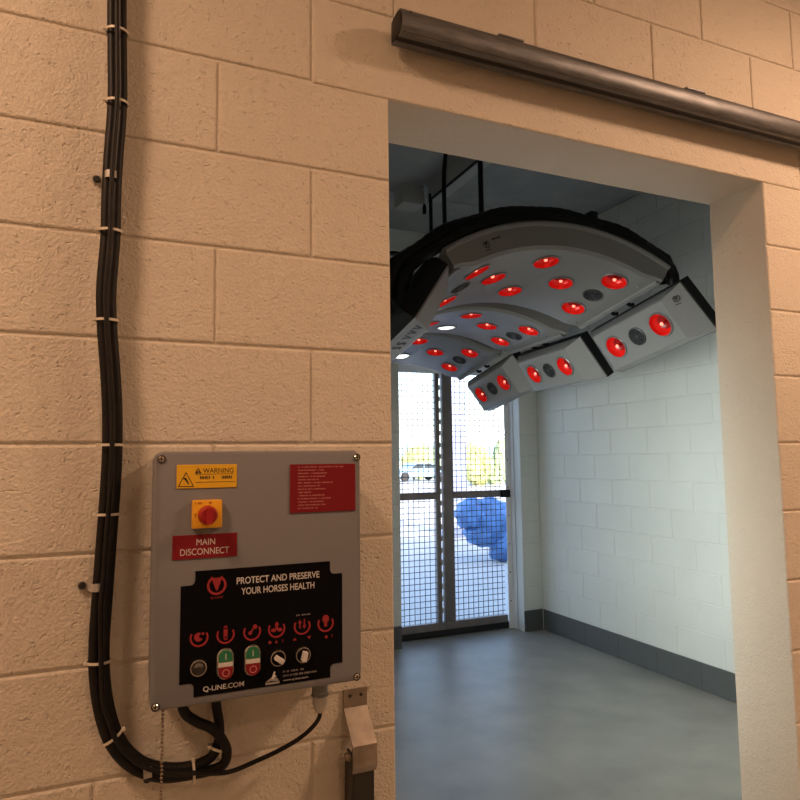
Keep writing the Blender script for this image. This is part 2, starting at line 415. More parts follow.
sol = empty('horse_solarium', (1.9, 3.5, 3.45))
tag(sol, 'ceiling-hung infrared horse solarium with arched silver grey panels and glowing red lamps', 'solarium')
bpy.context.view_layer.update()
SI = Matrix.Translation((-1.9, -3.5, -3.45))
def arch_shell(front):
    # closed profile in (t, dw), swept along the arc
    P = [(.350, .004), (.338, 0), (-.270, 0), (-.290, .004), (-.302, .018), (-.312, .108), (-.322, .112), (-.326, .120), (-.322, .130), (-.308, .134), (-.26, .125), (.33, .09), (.352, .082), (.356, .014)]
    n = 44; bm = bmesh.new(); rings = []
    for i in range(n + 1):
        th = -THE + 2 * THE * i / n
        rings.append([bm.verts.new(on_arc(th, dw + lift(th) * max(0, 1 - dw / .11), t)) for t, dw in P])
    for i in range(n):
        a, b = rings[i], rings[i + 1]; k = len(P)
        for j in range(k): bm.faces.new((a[j], a[(j + 1) % k], b[(j + 1) % k], b[j]))
    bm.faces.new(rings[0][::-1]); bm.faces.new(rings[-1])
    return fin(bm)
# wing cross-section frame (right side): top edge point, downward direction, face normal
WT = Vector((.600, 0, -.135)); WD = Vector((.522, 0, -.853)).normalized(); WN = Vector((-.853, 0, -.522)).normalized()
def wing_pt(side, t, v, n):
    p = WT + WD * v + WN * n; return Vector((p.x * side, t, p.z))
WA0, WA1, WB0, WB1 = -.352, .350, -.250, .290           # outer / face limits along the axis
def wing_shell(side):
    bm = bmesh.new()
    def ring(t0, t1, v0, v1, n, n2=None):
        n2 = n if n2 is None else n2
        return [bm.verts.new(wing_pt(side, t, v, nn)) for t, v, nn in ((t0, v0, n), (t1, v0, n), (t1, v1, n2), (t0, v1, n2))]
    r = [ring(WA0, WA1, .018, .305, -.012, -.035), ring(WA0, WA1, .018, .309, -.002, -.025), ring(WB0 - .006, WB1 + .012, .042, .272, .052), ring(WB0, WB1, .048, .264, .0565)]
    for a, b in zip(r, r[1:]):
        for k in range(4): bm.faces.new((a[k], a[(k + 1) % 4], b[(k + 1) % 4], b[k]))
    bm.faces.new(r[-1]); bm.faces.new(r[0][::-1])
    return fin(bm)
def wing_housing(side):
    bm = bmesh.new()
    def ring(t0, t1, v0, v1, n, n2): return [bm.verts.new(wing_pt(side, t, v, nn)) for t, v, nn in ((t0, v0, n), (t1, v0, n), (t1, v1, n2), (t0, v1, n2))]
    r = [ring(WA0 - .004, WA1 + .004, .014, .312, -.010, -.034), ring(WA0 - .004, WA1 + .004, .014, .312, -.068, -.085), ring(WA0 + .03, WA1 - .03, .035, .285, -.095, -.105)]
    for a, b in zip(r, r[1:]):
        for k in range(4): bm.faces.new((a[k], a[(k + 1) % 4], b[(k + 1) % 4], b[k]))
    bm.faces.new(r[-1]); bm.faces.new(r[0][::-1])
    return fin(bm, 30)
for mi, m in enumerate(MODS):
    F = SI @ frame(m)
    spots = []
    for th, ts in ((-TH2, (-1, 1)), (-TH1, (0,)), (0, (-1, 1)), (TH1, (0,)), (TH2, (-1, 1))):
        for t in ts: spots.append((th, t * S2, mi > 0 and th == 0 and t == 1))
    mws = []
    for th, t, w in spots:
        out = Vector((-math.sin(th), 0, -math.cos(th)))
        mws.append((face_mw(on_arc(th, 0, t), out, Vector((0, 1, 0))), w))
    me = boolean(arch_shell(mi == 0), [a for a, w in mws])
    cp = add('center_panel', me, sol, M['shell'], F)
    for mw, w in mws: add('white_lamp' if w else 'heat_lamp', WLAMP if w else LAMP, cp, None, mw)
    for th in (-TH2, TH2):
        out = Vector((-math.sin(th), 0, -math.cos(th)))
        add('fan_guard', FAN, cp, None, face_mw(on_arc(th, 0, 0), out, Vector((0, 1, 0))))
    # raised side flange, screws
    for s in (-1, 1):
        bm = bmesh.new(); prev = None
        for t in (-.29, .345):
            q = [bm.verts.new(on_arc(s * a, dw, t)) for a, dw in ((THE - .030, .028), (THE - .024, .022), (THE - .002, .027), (THE + .003, .034), (THE + .003, .07))]
            if prev:
                for k in range(4): bm.faces.new((prev[k], prev[k + 1], q[k + 1], q[k]))
            prev = q
        add('side_flange', fin(bm, 30), cp, M['shell'])
        for t in (-.22, .28):
            bm = bmesh.new(); bm_rev(bm, [(.006, 0), (.006, .002), (.004, .0035), (0, .004)], 10)
            th = s * (THE - .075)
            add('screw', fin(bm, 40), cp, M['chrome'], face_mw(on_arc(th, 0, t), Vector((-math.sin(th), 0, -math.cos(th))), Vector((0, 1, 0))))
    if mi == 0:      # mark on the front lip
        th = -.385
        p = on_arc(th, .066, -.3085); out = Vector((-math.sin(th) * .1, -1, -math.cos(th) * .11))
        mw = face_mw(p, out, Vector((math.sin(th), 0, math.cos(th))))
        u_logo('maker_mark', cp, mw @ Matrix.Translation((0, 0, .0012)), .0165, M['black_ink'], word=[(-.8, .8, -1.65, -1.4), (2.2, 3.1, .55, 1.05), (3.2, 3.9, .5, .95), (4.0, 4.6, .5, .9), (4.7, 5.2, .5, .9)])
    # wings
    Fw = F
    for s in (1, -1):
        lm = []
        out = Vector((WN.x * s, 0, WN.z)); along = Vector((0, 1, 0))
        for t in (-S2 + .012, S2 + .012): lm.append(face_mw(wing_pt(s, t, .150, .0565), out, along))
        me = boolean(wing_shell(s), lm)
        wg = add('side_wing', me, sol, M['shell'], Fw)
        for q in lm: add('heat_lamp', LAMP, wg, None, q)
        add('fan_guard', FAN, wg, None, face_mw(wing_pt(s, .012, .150, .0565), out, along))
        add('housing', wing_housing(s), wg, M['housing'])
        for t in (-.03, .10):
            bm = bmesh.new(); a = wing_pt(s, t, .0, -.004); b = on_arc(s * THE, .045, t)
            bm_tube(bm, [b, (a + b) / 2 + Vector((0, 0, -.01)), a], .010, 8); add('hinge', fin(bm, 40), wg, M['housing'])
        if mi == 0 and s == 1:
            p = wing_pt(1, -.305, .075, .0240)
            nrm = (wing_pt(1, WA0, .1, -.002) - wing_pt(1, WB0, .1, .0565)).cross(WD).normalized()
            if nrm.dot(Vector((0, -1, 0))) < 0: nrm = -nrm
            u_logo('maker_mark', wg, face_mw(p + nrm * .0025, nrm, Vector((-.1, 0, 1))), .0175, M['black_ink'], word=[(-.8, .8, -1.75, -1.5)])
        if s == -1:      # heat symbols on the lower slope of the left wing
            a0 = wing_pt(-1, 0, .272, .052); a1 = wing_pt(-1, 0, .309, -.025)
            down = (a1 - a0).normalized(); nrm = Vector((0, 1, 0)).cross(down).normalized()
            if nrm.z > 0: nrm = -nrm
            base = (a0 + a1) / 2 + nrm * .0015
            def sym(shapes):
                bm = bmesh.new()
                for pl in shapes: bm.faces.new([bm.verts.new(base + Vector((0, t * .72 - .135, 0)) + down * v * .72) for t, v in pl])
                bmesh.ops.remove_doubles(bm, verts=bm.verts[:], dist=1e-5)
                add('heat_symbol', fin(bm, normals=False), wg, M['black_ink'])
            for k in range(3):
                t = -.22 + k * .085
                sym([[(t, .026), (t + .034, -.026), (t + .034, -.006), (t + .014, .026)], [(t + .068, .026), (t + .054, .026), (t + .034, -.006), (t + .034, -.026)]])
            for k in range(2):
                t = .07 + k * .085
                sym([[(t, -.026), (t + .05, -.026), (t + .05, -.018), (t + .01, -.018), (t, -.004)], [(t, -.004), (t + .01, -.018), (t + .05, .004), (t + .04, .018)], [(t + .05, .004), (t + .05, .026), (t, .026), (t, .018), (t + .04, .018)]])
F0 = SI @ frame(MODS[0])
for k, (t, dw, r, a0, a1) in enumerate(((-.285, .158, .030, -.74, .60), (-.270, .200, .030, -.76, .57), (-.215, .170, .030, -.80, .58), (-.20, .215, .027, -.82, .55))):
    path = [on_arc(a0 + (a1 - a0) * i / 60, dw + .004 * math.sin(i * .5 + k * 2), t + .004 * math.sin(i * .33 + k)) for i in range(61)]
    e = path[-1]; path += [e + Vector((.022, .01, -.03)), e + Vector((.03, .025, -.07))]
    e = path[0]; path = [e + Vector((-.03, .03, -.14)), e + Vector((-.025, .01, -.06))] + path
    add('hose', tube(path, r, 10, rib=.94), sol, M['hose'], F0)
for mi2 in (1, 2):
    Fm = SI @ frame(MODS[mi2])
    for t, dw in ((-.26, .165), (.2, .13)):
        add('hose', tube([on_arc(-.68 + 1.26 * i / 30, dw, t) for i in range(31)], .028, 8), sol, M['hose'], Fm)
# supporting arch and rails of the hanging frame
add('support_arch', tube([on_arc(-.80 + 1.40 * i / 30, .262, 0) for i in range(31)], .018, 8), sol, M['strut'], F0)
add('support_arch', tube([on_arc(-.80 + 1.40 * i / 30, .262, .1) for i in range(31)], .018, 8), sol, M['strut'], SI @ frame(MODS[1]))
add('support_rail', boxes([(2.075 - 1.9, 2.115 - 1.9, 2.45 - 3.5, 4.6 - 3.5, 2.70 - 3.45, 2.74 - 3.45)], .004), sol, M['housing'])
add('cable_loop', tube(catmull([F0 @ on_arc(-.66, .16, .02), F0 @ on_arc(-.70, .25, .10), F0 @ on_arc(-.64, .33, .14), F0 @ on_arc(-.56, .33, .12), F0 @ on_arc(-.52, .27, .06)], 8), .011, 8), sol, M['hose'])
for x, y2, zb in ((2.098, 3.50, 2.72), (2.092, 4.20, 2.72)):
    add('hanger_rod', tube([(x - 1.9, y2 - 3.5, 3.49 - 3.45), (x - 1.9, y2 - 3.5, zb - 3.45)], .017 if y2 < 4 else .014, 8), sol, M['hose'])
add('supply_cable', tube(catmull([(1.59 - 1.9, -.5, 3.58 - 3.45), (1.60 - 1.9, -.5, 3.3 - 3.45), (1.575 - 1.9, -.5, 3.05 - 3.45), (1.575 - 1.9, -.5, 2.74 - 3.45)], 6), .012, 8), sol, M['hose'])
st = empty('ceiling_strut', (2.14, 3.0, 3.45)); tag(st, 'grey steel strut under the stall ceiling carrying the solarium rods', 'strut')
add('channel', boxes([(-.05, .05, -1.35, 1.24, .0, .125)], .004), st, M['strut'])
add('lip', boxes([(-.056, -.044, -1.35, 1.22, -.008, .006)]), st, M['hose'])
jb = empty('junction_box', (2.00, 4.34, 3.45)); tag(jb, 'small grey junction box under the ceiling at the far end of the strut', 'junction box')
add('box', boxes([(-.10, .07, -.08, .08, -.02, .125)], .006), jb, M['strut'])
add('pull_knob', tube([(.06, -.1, -.02), (.06, -.1, -.04), (.06, -.1, -.09), (.06, -.1, -.10)], [.004, .014, .016, .006], 8), jb, M['hose'])

# ------------------------------------------------------------------ gate
GY = 5.40
gt = empty('mesh_gate', (2.85, GY, 0)); tag(gt, 'brown steel gate with square wire mesh in the back opening', 'gate')
GM = Matrix.Translation((-2.85, -GY, 0))
def gbox(name, x0, x1, y0, y1, z0, z1, m='gate', bev=.003):
    return add(name, boxes([(x0 - 2.85, x1 - 2.85, y0, y1, z0, z1)], bev), gt, M[m])
gbox('stile', 2.270, 2.325, -.02, .02, .06, 2.345); gbox('stile', 2.692, 2.732, -.02, .02, .06, 2.345)
gbox('stile', 2.762, 2.862, -.025, .025, .06, 2.345)
gbox('middle_rail', 2.325, 2.690, -.024, .024, 1.205, 1.268); gbox('middle_rail', 2.864, 3.405, -.024, .024, 1.205, 1.268)
gbox('bottom_rail', 2.270, 2.760, -.03, .03, .060, .125); gbox('bottom_rail', 2.762, 3.405, -.03, .03, .060, .125)
gbox('top_rail', 2.270, 3.405, -.02, .02, 2.345, 2.455, 'white_metal')
gbox('latch', 3.36, 3.45, -.05, .0, 1.20, 1.27, 'hose'); gbox('gap_shade', 2.26, 3.44, -.02, .05, .001, .058, 'gap_black')  # black strip stands in for the shaded gap under the gate
for k in range(21): add('chain_link', boxes([(2.739 - 2.85, 2.755 - 2.85, -.006, .006, .2 + k * .105, .245 + k * .105)], .003, 1), gt, M['white_metal'])
wu = tube([(0, 0, 0), (1, 0, 0)], .0032, 5); wu.materials.append(M['wire'])
def wire(x0, z0, x1, z1, dy):
    o = bpy.data.objects.new('wire', wu); COL.objects.link(o); o.parent = gt
    L = math.hypot(x1 - x0, z1 - z0); a = math.atan2(z1 - z0, x1 - x0)
    o.matrix_local = Matrix.Translation((x0 - 2.85, dy, z0)) @ Matrix.Rotation(-a, 4, 'Y') @ Matrix.Diagonal((L, 1, 1, 1))
for (a, b) in ((2.325, 2.692), (2.862, 3.395)):
    x = a + .045
    while x < b - .01: wire(x, .125, x, 1.205, .004); wire(x, 1.268, x, 2.345, .004); x += .0515
    for (c, d) in ((.125, 1.205), (1.268, 2.345)):
        z = c + .035
        while z < d - .012: wire(a, z, b, z, -.002); z += .0515
gj = empty('gate_jamb', (3.44, 5.36, 0)); tag(gj, 'white perforated steel angle at the right side of the mesh gate', 'jamb')
add('angle', boxes([(-.035, .022, -.004, .0, .001, 2.45), (.018, .022, -.06, .0, .001, 2.45)]), gj, M['white_metal'])
for k in range(9): 
    bm = bmesh.new(); bm_rev(bm, [(.007, 0), (.006, .003), (0, .004)], 8, mw=Matrix.Translation((-.01, -.004, .25 + k * .26)) @ Matrix.Rotation(PI / 2, 4, 'X'))
    add('bolt', fin(bm), gj, M['gland'])

# ------------------------------------------------------------------ outside the gate
tag(add('ground_outside', boxes([(-60, 120, YB + .24, 140, -.25, -.02)]), None, M['pave']), kind='structure')
def lump(name, c, rad, m, seed, label, cat, nb=7, group=None, trunk=True):
    rnd = random.Random(seed); root = empty(name, c); tag(root, label, cat, group)
    bm = bmesh.new()
    for k in range(nb):
        a = rnd.random() * 6.28; rr = rnd.random() ** .5 * rad[0] * .62
        s = rad[0] * (.42 + .25 * rnd.random())
        p = Vector((math.cos(a) * rr, math.sin(a) * rr, rad[1] * (.35 + .55 * rnd.random())))
        res = bmesh.ops.create_icosphere(bm, subdivisions=3, radius=1)
        for v in res['verts']:
            j = 1 + .16 * math.sin(v.co.x * 9 + k) * math.sin(v.co.y * 8 + 2 * k) + .12 * rnd.uniform(-1, 1)
            v.co = Vector((v.co.x * s * j, v.co.y * s * j, v.co.z * rad[1] * .42 * j)) + p
    add('foliage', fin(bm), root, M[m])
    if trunk:
        add('stem', tube([(0, 0, -.02), (.03, 0, rad[1] * .3), (0, .03, rad[1] * .7)], [.06, .05, .03], 7), root, M['bark'])
lump('shrub', (19.7, 34, 0), (1.0, 1.9), 'leaf', 1, 'yellow green shrub outside, seen right of the gate centre post', 'shrub')
lump('shrub', (21.6, 34.6, 0), (.9, 2.2), 'leaf2', 2, 'pale green shrub outside beside the white gate jamb', 'shrub')
lump('shrub', (21.6, 47, 0), (1.2, 2.2), 'leaf', 3, 'low yellow green hedge bush outside behind the left end of the parked car', 'shrub')
lump('shrub', (24.6, 51, 0), (1.2, 2.3), 'leaf2', 4, 'low pale green hedge bush outside behind the right end of the parked car', 'shrub')
car = empty('parked_car', (20.2, 43.5, 0)); tag(car, 'pale blue car parked far outside, seen through the left gate leaf', 'car')
bm = bmesh.new()
bm_poly(bm, [(-2.1, .28), (-2.15, .62), (-1.85, .82), (-1.0, .88), (-.45, 1.28), (.75, 1.30), (1.45, .92), (2.05, .86), (2.15, .55), (2.1, .28)], -.85, .85)
add('body', fin(bm), car, M['car'])
bm = bmesh.new(); bm_poly(bm, [(-.85, .90), (-.40, 1.22), (.12, 1.24), (.12, .90)], -.87, -.84); bm_poly(bm, [(.2, .90), (.2, 1.24), (.70, 1.24), (1.25, .92)], -.87, -.84)
add('side_windows', fin(bm), car, M['car_glass'])
for x in (-1.3, 1.3):
    for yy in (-.78, .78):
        bm = bmesh.new(); bm_rev(bm, [(0, -.1), (.32, -.1), (.34, 0), (.32, .1), (0, .1)], 18, mw=Matrix.Translation((x, yy, .34)) @ Matrix.Rotation(PI / 2, 4, 'X'))
        add('wheel', fin(bm, 40), car, M['tyre'])
pc = empty('outdoor_post', (6.52, 12.2, 0)); tag(pc, 'tall shade-tinted white post standing outside just right of the gate centre post', 'post')
add('shaft', boxes([(-.19, .19, -.19, .19, .12, 4.6)], .02), pc, M['pillar']); add('foot', boxes([(-.24, .24, -.24, .24, -.02, .12)], .02), pc, M['pillar'])
tp = empty('tarpaulin_heap', (5.35, 8.95, 0)); tag(tp, 'bright blue covered heap on the pavement outside the right gate leaf', 'heap')
bm = bmesh.new()
for (x, y2, z, sx, sy, sz, k) in ((.02, 0, .62, .34, .32, .34, 0), (-.26, .05, .70, .24, .26, .26, 1), (.32, .02, .58, .34, .32, .28, 2), (.22, -.05, .25, .22, .24, .28, 3), (-.10, .02, .42, .28, .26, .20, 4)):
    res = bmesh.ops.create_icosphere(bm, subdivisions=3, radius=1)
    for v in res['verts']:
        j = 1 + .14 * math.sin(v.co.x * 6 + k) * math.sin(v.co.z * 7 + k) + .06 * math.sin(v.co.y * 13 + v.co.z * 11)
        v.co = Vector((v.co.x * sx * j + x, v.co.y * sy * j + y2, max(-.015, v.co.z * sz * j + z)))
add('cover', fin(bm, 60), tp, M['tarp'])
fb = empty('far_building', (32, 72, 0)); tag(fb, 'pale low building far outside behind the shrubs', 'building')
add('facade', boxes([(-26, 16, 0, 10, -.02, 4.6)]), fb, M['facade']); add('roof', boxes([(-26.4, 16.4, -.4, 10.4, 4.6, 5.3)]), fb, M['roof'])
for k in range(9): add('window', boxes([(-24 + k * 4.4, -21.4 + k * 4.4, -.06, .02, 1.2, 3.4)]), fb, M['facade_glass'])

# ------------------------------------------------------------------ sliding-door track over the doorway
tr = empty('door_track', (X0, D - .052, 2.5455)); tag(tr, 'galvanised box rail of a sliding door above the doorway', 'rail')
prof = []
for k in range(13):
    a = math.radians(-70 + 180 * k / 12 + 0)
    prof.append((-.036 * math.cos(a), .036 * math.sin(a)))
# closed C section: local (y, z); slot at the bottom
outer = [(-.010, -.036), (-.022, -.036), (-.030, -.030), (-.0350, -.018), (-.0368, -.004), (-.0362, .010), (-.0330, .021), (-.0275, .030), (-.018, .0355), (-.006, .037), (.022, .036), (.034, .030), (.036, .010), (.036, -.030), (.030, -.036), (.010, -.036)]
outer = [(y * .92, z * .86) for y, z in outer]
inner = [(y * .90, z * .90) for y, z in outer[::-1]]
loop = outer + inner
L = 2.05
bm = bmesh.new()
a = [bm.verts.new((0, y, z)) for y, z in loop]; b = [bm.verts.new((L, y, z)) for y, z in loop]
n = len(loop)
for i in range(n): bm.faces.new((a[i], a[(i + 1) % n], b[(i + 1) % n], b[i]))
for i in range(len(outer) - 1):
    for r_ in (a, b): bm.faces.new((r_[i], r_[i + 1], r_[n - 2 - i], r_[n - 1 - i]))
add('rail', fin(bm, 35), tr, M['galv'])
add('slot_shadow', boxes([(.004, L, -.026, .026, -.0275, -.018)]), tr, M['slot'])
add('end_shade', boxes([(-.002, .012, -.027, .027, -.026, .025)], .006), tr, M['slot'])  # black block stands in for the shade inside the rail end
bm = bmesh.new(); bm_rev(bm, [(.0032, 0), (.003, .0006), (0, .0008)], 10, mw=Matrix.Translation((.022, -.0300, .018)) @ Matrix.Rotation(PI / 2 + .35, 4, 'X'))
add('hole', fin(bm), tr, M['slot'])
for x in (.865, 1.47):
    g = add('wall_bracket', boxes([(x - X0 - .036, x - X0 + .036, -.02, .048, .032, .039), (x - X0 - .036, x - X0 + .036, .044, .0515, .032, .062)], .002, 1), tr, M['galv'])
    for dx in (-.02, .02):
        bm = bmesh.new(); bm_rev(bm, [(.007, 0), (.007, .006), (.004, .008), (0, .008)], 6, mw=Matrix.Translation((x - X0 + dx, -.002, .039)))
        add('bolt', fin(bm), g, M['dark_metal'])

# ------------------------------------------------------------------ control panel
PY = 1.2035; PX0, PX1, PZ0, PZ1 = .0680, .4405, 1.1560, 1.5850
cp = empty('control_cabinet', (0, 0, 0)); tag(cp, 'grey wall-mounted control cabinet with black operating panel, switches and warning signs', 'control panel')
def rrect(x0, x1, z0, z1, r, n=5):
    out = []
    for cx, cz, a0 in ((x1 - r, z1 - r, 0), (x0 + r, z1 - r, 90), (x0 + r, z0 + r, 180), (x1 - r, z0 + r, 270)):
        for k in range(n + 1):
            a = math.radians(a0 + 90 * k / n); out.append((cx + r * math.cos(a), cz + r * math.sin(a)))
    return out
def loft(rings, m, name, parent, smooth=35):
    bm = bmesh.new(); vs_ = [[bm.verts.new((x, y, z)) for x, z in pts] for pts, y in rings]
    for a, b in zip(vs_, vs_[1:]):
        k = len(a)
        for i in range(k): bm.faces.new((a[i], a[(i + 1) % k], b[(i + 1) % k], b[i]))
    bm.faces.new(vs_[0]); bm.faces.new(vs_[-1][::-1])
    return add(name, fin(bm, smooth), parent, M[m])
loft([(rrect(PX0 + .006, PX1 - .006, PZ0 + .006, PZ1 - .006, .011), PY), (rrect(PX0 + .002, PX1 - .002, PZ0 + .002, PZ1 - .002, .014), PY + .002), (rrect(PX0, PX1, PZ0, PZ1, .015), PY + .007),
      (rrect(PX0, PX1, PZ0, PZ1, .015), PY + .034), (rrect(PX0 + .004, PX1 - .004, PZ0 + .004, PZ1 - .004, .012), PY + .037)], 'panel', 'lid', cp)
loft([(rrect(PX0 + .005, PX1 - .005, PZ0 + .005, PZ1 - .005, .012), PY + .037), (rrect(PX0 + .005, PX1 - .005, PZ0 + .005, PZ1 - .005, .012), D - .0045)], 'panel', 'enclosure_body', cp)
add('mounting_plate', boxes([(.20, .5185, D - .0040, D - .0004, 1.092, 1.205)], .001, 1), cp, M['paint'])
for x, z in ((.0792, 1.5722), (.4325, 1.5718), (.4300, 1.1645), (.0775, 1.1642)):
    bm = bmesh.new(); RX = Matrix.Translation((x, PY, z)) @ Matrix.Rotation(PI / 2, 4, 'X')
    bm_rev(bm, [(.0072, .0), (.0072, .0012), (.0062, .0020), (.0052, .0016), (.0045, .0022), (0, .0026)], 16, [0, 0, 0, 1, 1], RX)
    bm_box(bm, -.0042, .0042, -.0007, .0007, .0018, .0030, 0, RX); bm_box(bm, -.0007, .0007, -.0042, .0042, .0018, .0030, 0, RX)
    add('lid_screw', fin(bm), cp, [M['dark_metal'], M['chrome']])
def text(name, body, parent, x0, x1, z, h, m, y, bold=0, center=True):
    """flat lettering in the x-z plane facing -y, fitted to x0..x1, baseline at z, cap height h"""
    cu_ = bpy.data.curves.new('t', 'FONT'); cu_.body = body; cu_.size = 1; cu_.offset = bold
    o = bpy.data.objects.new('tmp', cu_); COL.objects.link(o)
    dg = bpy.context.evaluated_depsgraph_get(); dg.update()
    me = bpy.data.meshes.new_from_object(o.evaluated_get(dg)); bpy.data.objects.remove(o)
    xs = [v.co.x for v in me.vertices]; ys = [v.co.y for v in me.vertices]
    a, b, c, d = min(xs), max(xs), min(ys), max(ys)
    for v in me.vertices:
        v.co = Vector((x0 + (v.co.x - a) / (b - a) * (x1 - x0), y, z + (v.co.y - c) / (d - c) * h))
    me.materials.clear()
    return add(name, me, parent, M[m])
def flat(name, polys, parent, m, y, th=.0003):
    bm = bmesh.new()
    for p in polys: bm_poly(bm, p, y, y - th)
    return add(name, fin(bm), parent, M[m])
def scribble(name, parent, rows, h, m, y, seed):
    """rows of letter-like strokes too small to read"""
    rnd = random.Random(seed); polys = []
    for x0, x1, z in rows:
        x = x0
        while x < x1:
            w = h * rnd.uniform(.35, .7)
            if rnd.random() > .16:
                polys.append([(x, z), (x + w * .45, z), (x + w * .45, z + h), (x, z + h)])
                if rnd.random() > .4: polys.append([(x + w * .45, z + h * .4), (x + w * .9, z + h * .4), (x + w * .9, z + h * .7), (x + w * .45, z + h * .7)])
            x += w * 1.15
    return flat(name, polys, parent, m, y)
# yellow warning sign
ws = add('warning_sign', boxes([(.1040, .2060, PY - .0016, PY, 1.5212, 1.5620)], .0006, 1), cp, M['yellow']); yy = PY - .0017
def tri_outline(cx, z0, w, h, t):
    o = [(cx - w / 2, z0), (cx + w / 2, z0), (cx, z0 + h)]
    return [[(cx - w / 2, z0), (cx + w / 2, z0), (cx + w / 2 - 1.6 * t, z0 + t), (cx - w / 2 + 1.6 * t, z0 + t)],
            [(cx + w / 2, z0), (cx, z0 + h), (cx, z0 + h - 2.0 * t), (cx + w / 2 - 1.6 * t, z0 + t)],
            [(cx, z0 + h), (cx - w / 2, z0), (cx - w / 2 + 1.6 * t, z0 + t), (cx, z0 + h - 2.0 * t)]]
flat('warning_triangle', tri_outline(.1195, 1.5242, .027, .0255, .0012), ws, 'black_ink', yy)
flat('hand_symbol', [[(.1150, 1.5385), (.1185, 1.5400), (.1210, 1.5370), (.1250, 1.5285), (.1235, 1.5280), (.1190, 1.5345)]], ws, 'black_ink', yy)
flat('alert_triangle', [[(.1340, 1.5465), (.1450, 1.5465), (.1395, 1.5570)]], ws, 'black_ink', yy)
flat('alert_mark', [[(.1390, 1.5492), (.1400, 1.5492), (.1402, 1.5535), (.1388, 1.5535)], [(.1390, 1.5475), (.1400, 1.5475), (.1400, 1.5485), (.1390, 1.5485)]], ws, 'yellow', yy - .0003)
text('warning_word', 'WARNING', ws, .1475, .2000, 1.5470, .0085, 'black_ink', yy, .008)
flat('rule', [[(.1350, 1.5455), (.2000, 1.5455), (.2000, 1.5449), (.1350, 1.5449)], [(.1350, 1.5318), (.2030, 1.5318), (.2030, 1.5312), (.1350, 1.5312)]], ws, 'black_ink', yy)
scribble('small_print', ws, [(.1430, .2000, 1.5365)], .0058, 'black_ink', yy, 5)
# main switch
sw = add('main_switch_plate', boxes([(.1295, .1795, PY - .014, PY, 1.4530, 1.5012)], .003), cp, M['orange']); yy = PY - .0142
bm = bmesh.new(); RX = Matrix.Translation((.1550, PY - .014, 1.4755)) @ Matrix.Rotation(PI / 2, 4, 'X')
bm_rev(bm, [(.0165, 0), (.0165, .003), (.0150, .006), (.0140, .014), (.0125, .016), (0, .016)], 28, mw=RX)
bm_box(bm, -.0050, .0050, -.0135, .0135, .014, .026, 0, RX); k = add('knob', fin(bm, 35), sw, M['red_knob'])
flat('pointer_mark', [[(.1535, 1.4628), (.1572, 1.4628), (.1565, 1.4660), (.1542, 1.4660)]], sw, 'white_print', PY - .0405 + .010)
scribble('plate_print', sw, [(.1345, .1450, 1.4945), (.1500, .1540, 1.4945), (.1570, .1600, 1.4945)], .0034, 'red_knob', yy, 9)
flat('off_mark', [[(.1340, 1.4735), (.1352, 1.4735), (.1352, 1.4785), (.1340, 1.4785)]], sw, 'red_knob', yy)
# main disconnect sign
ms = add('main_disconnect_sign', boxes([(.0990, .2075, PY - .0016, PY, 1.4012, 1.4418)], .0005, 1), cp, M['red_sign'])
text('sign_line', 'MAIN', ms, .1385, .1695, 1.4238, .0105, 'white_print', PY - .0018); text('sign_line', 'DISCONNECT', ms, .1120, .1935, 1.4075, .0110, 'white_print', PY - .0018)
# red instruction sign
rs = add('instruction_sign', boxes([(.3018, .4285, PY - .0022, PY, 1.4715, 1.5600)], .0005, 1), cp, M['red_sign'])
lens = [.088, .050, .055, .051, .040, .066, .041, .053, .025, .050, .062, .050, .052, .037]
scribble('instruction_text', rs, [(.3165, .3165 + l, 1.5535 - i * .0058) for i, l in enumerate(lens)], .0024, 'pink_print', PY - .0024, 11)
# black operating overlay with notched corners
OX0, OX1, OZ0, OZ1 = .1140, .4015, 1.1710, 1.3800; nx, nz = .0235, .0235
def notch(cx, cz, a0, r=.0235):
    return [(cx + r * math.cos(math.radians(a0 + s * 90 / 4)), cz + r * math.sin(math.radians(a0 + s * 90 / 4))) for s in range(5)]
pts = []
c = .008     # fillet of the inner notch corner
def corner(sx, sz, X, Z):
    """notch at corner (X, Z); sx, sz point inwards"""
    a = [(X, Z + sz * nz)]
    b = [(X + sx * nx, Z)]
    i = (X + sx * nx, Z + sz * nz)
    arc = [(i[0] - sx * c + sx * c * math.sin(math.radians(t)), i[1] - sz * c + sz * c * math.cos(math.radians(t))) for t in (0, 30, 60, 90)]
    return a + arc + b
pts = corner(1, 1, OX0, OZ0) + corner(-1, 1, OX1, OZ0)[::-1] + corner(-1, -1, OX1, OZ1) + corner(1, -1, OX0, OZ1)[::-1]
ov = flat('operating_overlay', [pts], cp, 'black_print', PY, .0009); yo = PY - .0011
text('headline', 'PROTECT AND PRESERVE', ov, .2075, .3575, 1.3520, .0118, 'white_print', yo, .012); text('headline', 'YOUR HORSES HEALTH', ov, .2155, .3480, 1.3335, .0118, 'white_print', yo, .012)
RXY = Matrix.Rotation(PI / 2, 4, 'X')
u_logo('brand_mark', ov, Matrix.Translation((.1735, yo, 1.3535)) @ RXY, .0165, M['red_print'])
text('brand_name', 'Q-LINE', ov, .1630, .1840, 1.3305, .0042, 'red_print', yo)
text('web_address', 'Q-LINE.COM', ov, .1530, .2215, 1.1765, .0098, 'white_print', yo, .010)
def ring_u(cx, cz, r, t, a0=150, a1=390, n=22):
    out = []
    for k in range(n):
        p, q = math.radians(a0 + (a1 - a0) * k / n), math.radians(a0 + (a1 - a0) * (k + 1) / n)
        out.append([(cx + r * math.cos(p), cz + r * math.sin(p)), (cx + r * math.cos(q), cz + r * math.sin(q)), (cx + (r - t) * math.cos(q), cz + (r - t) * math.sin(q)), (cx + (r - t) * math.cos(p), cz + (r - t) * math.sin(p))])
    return out
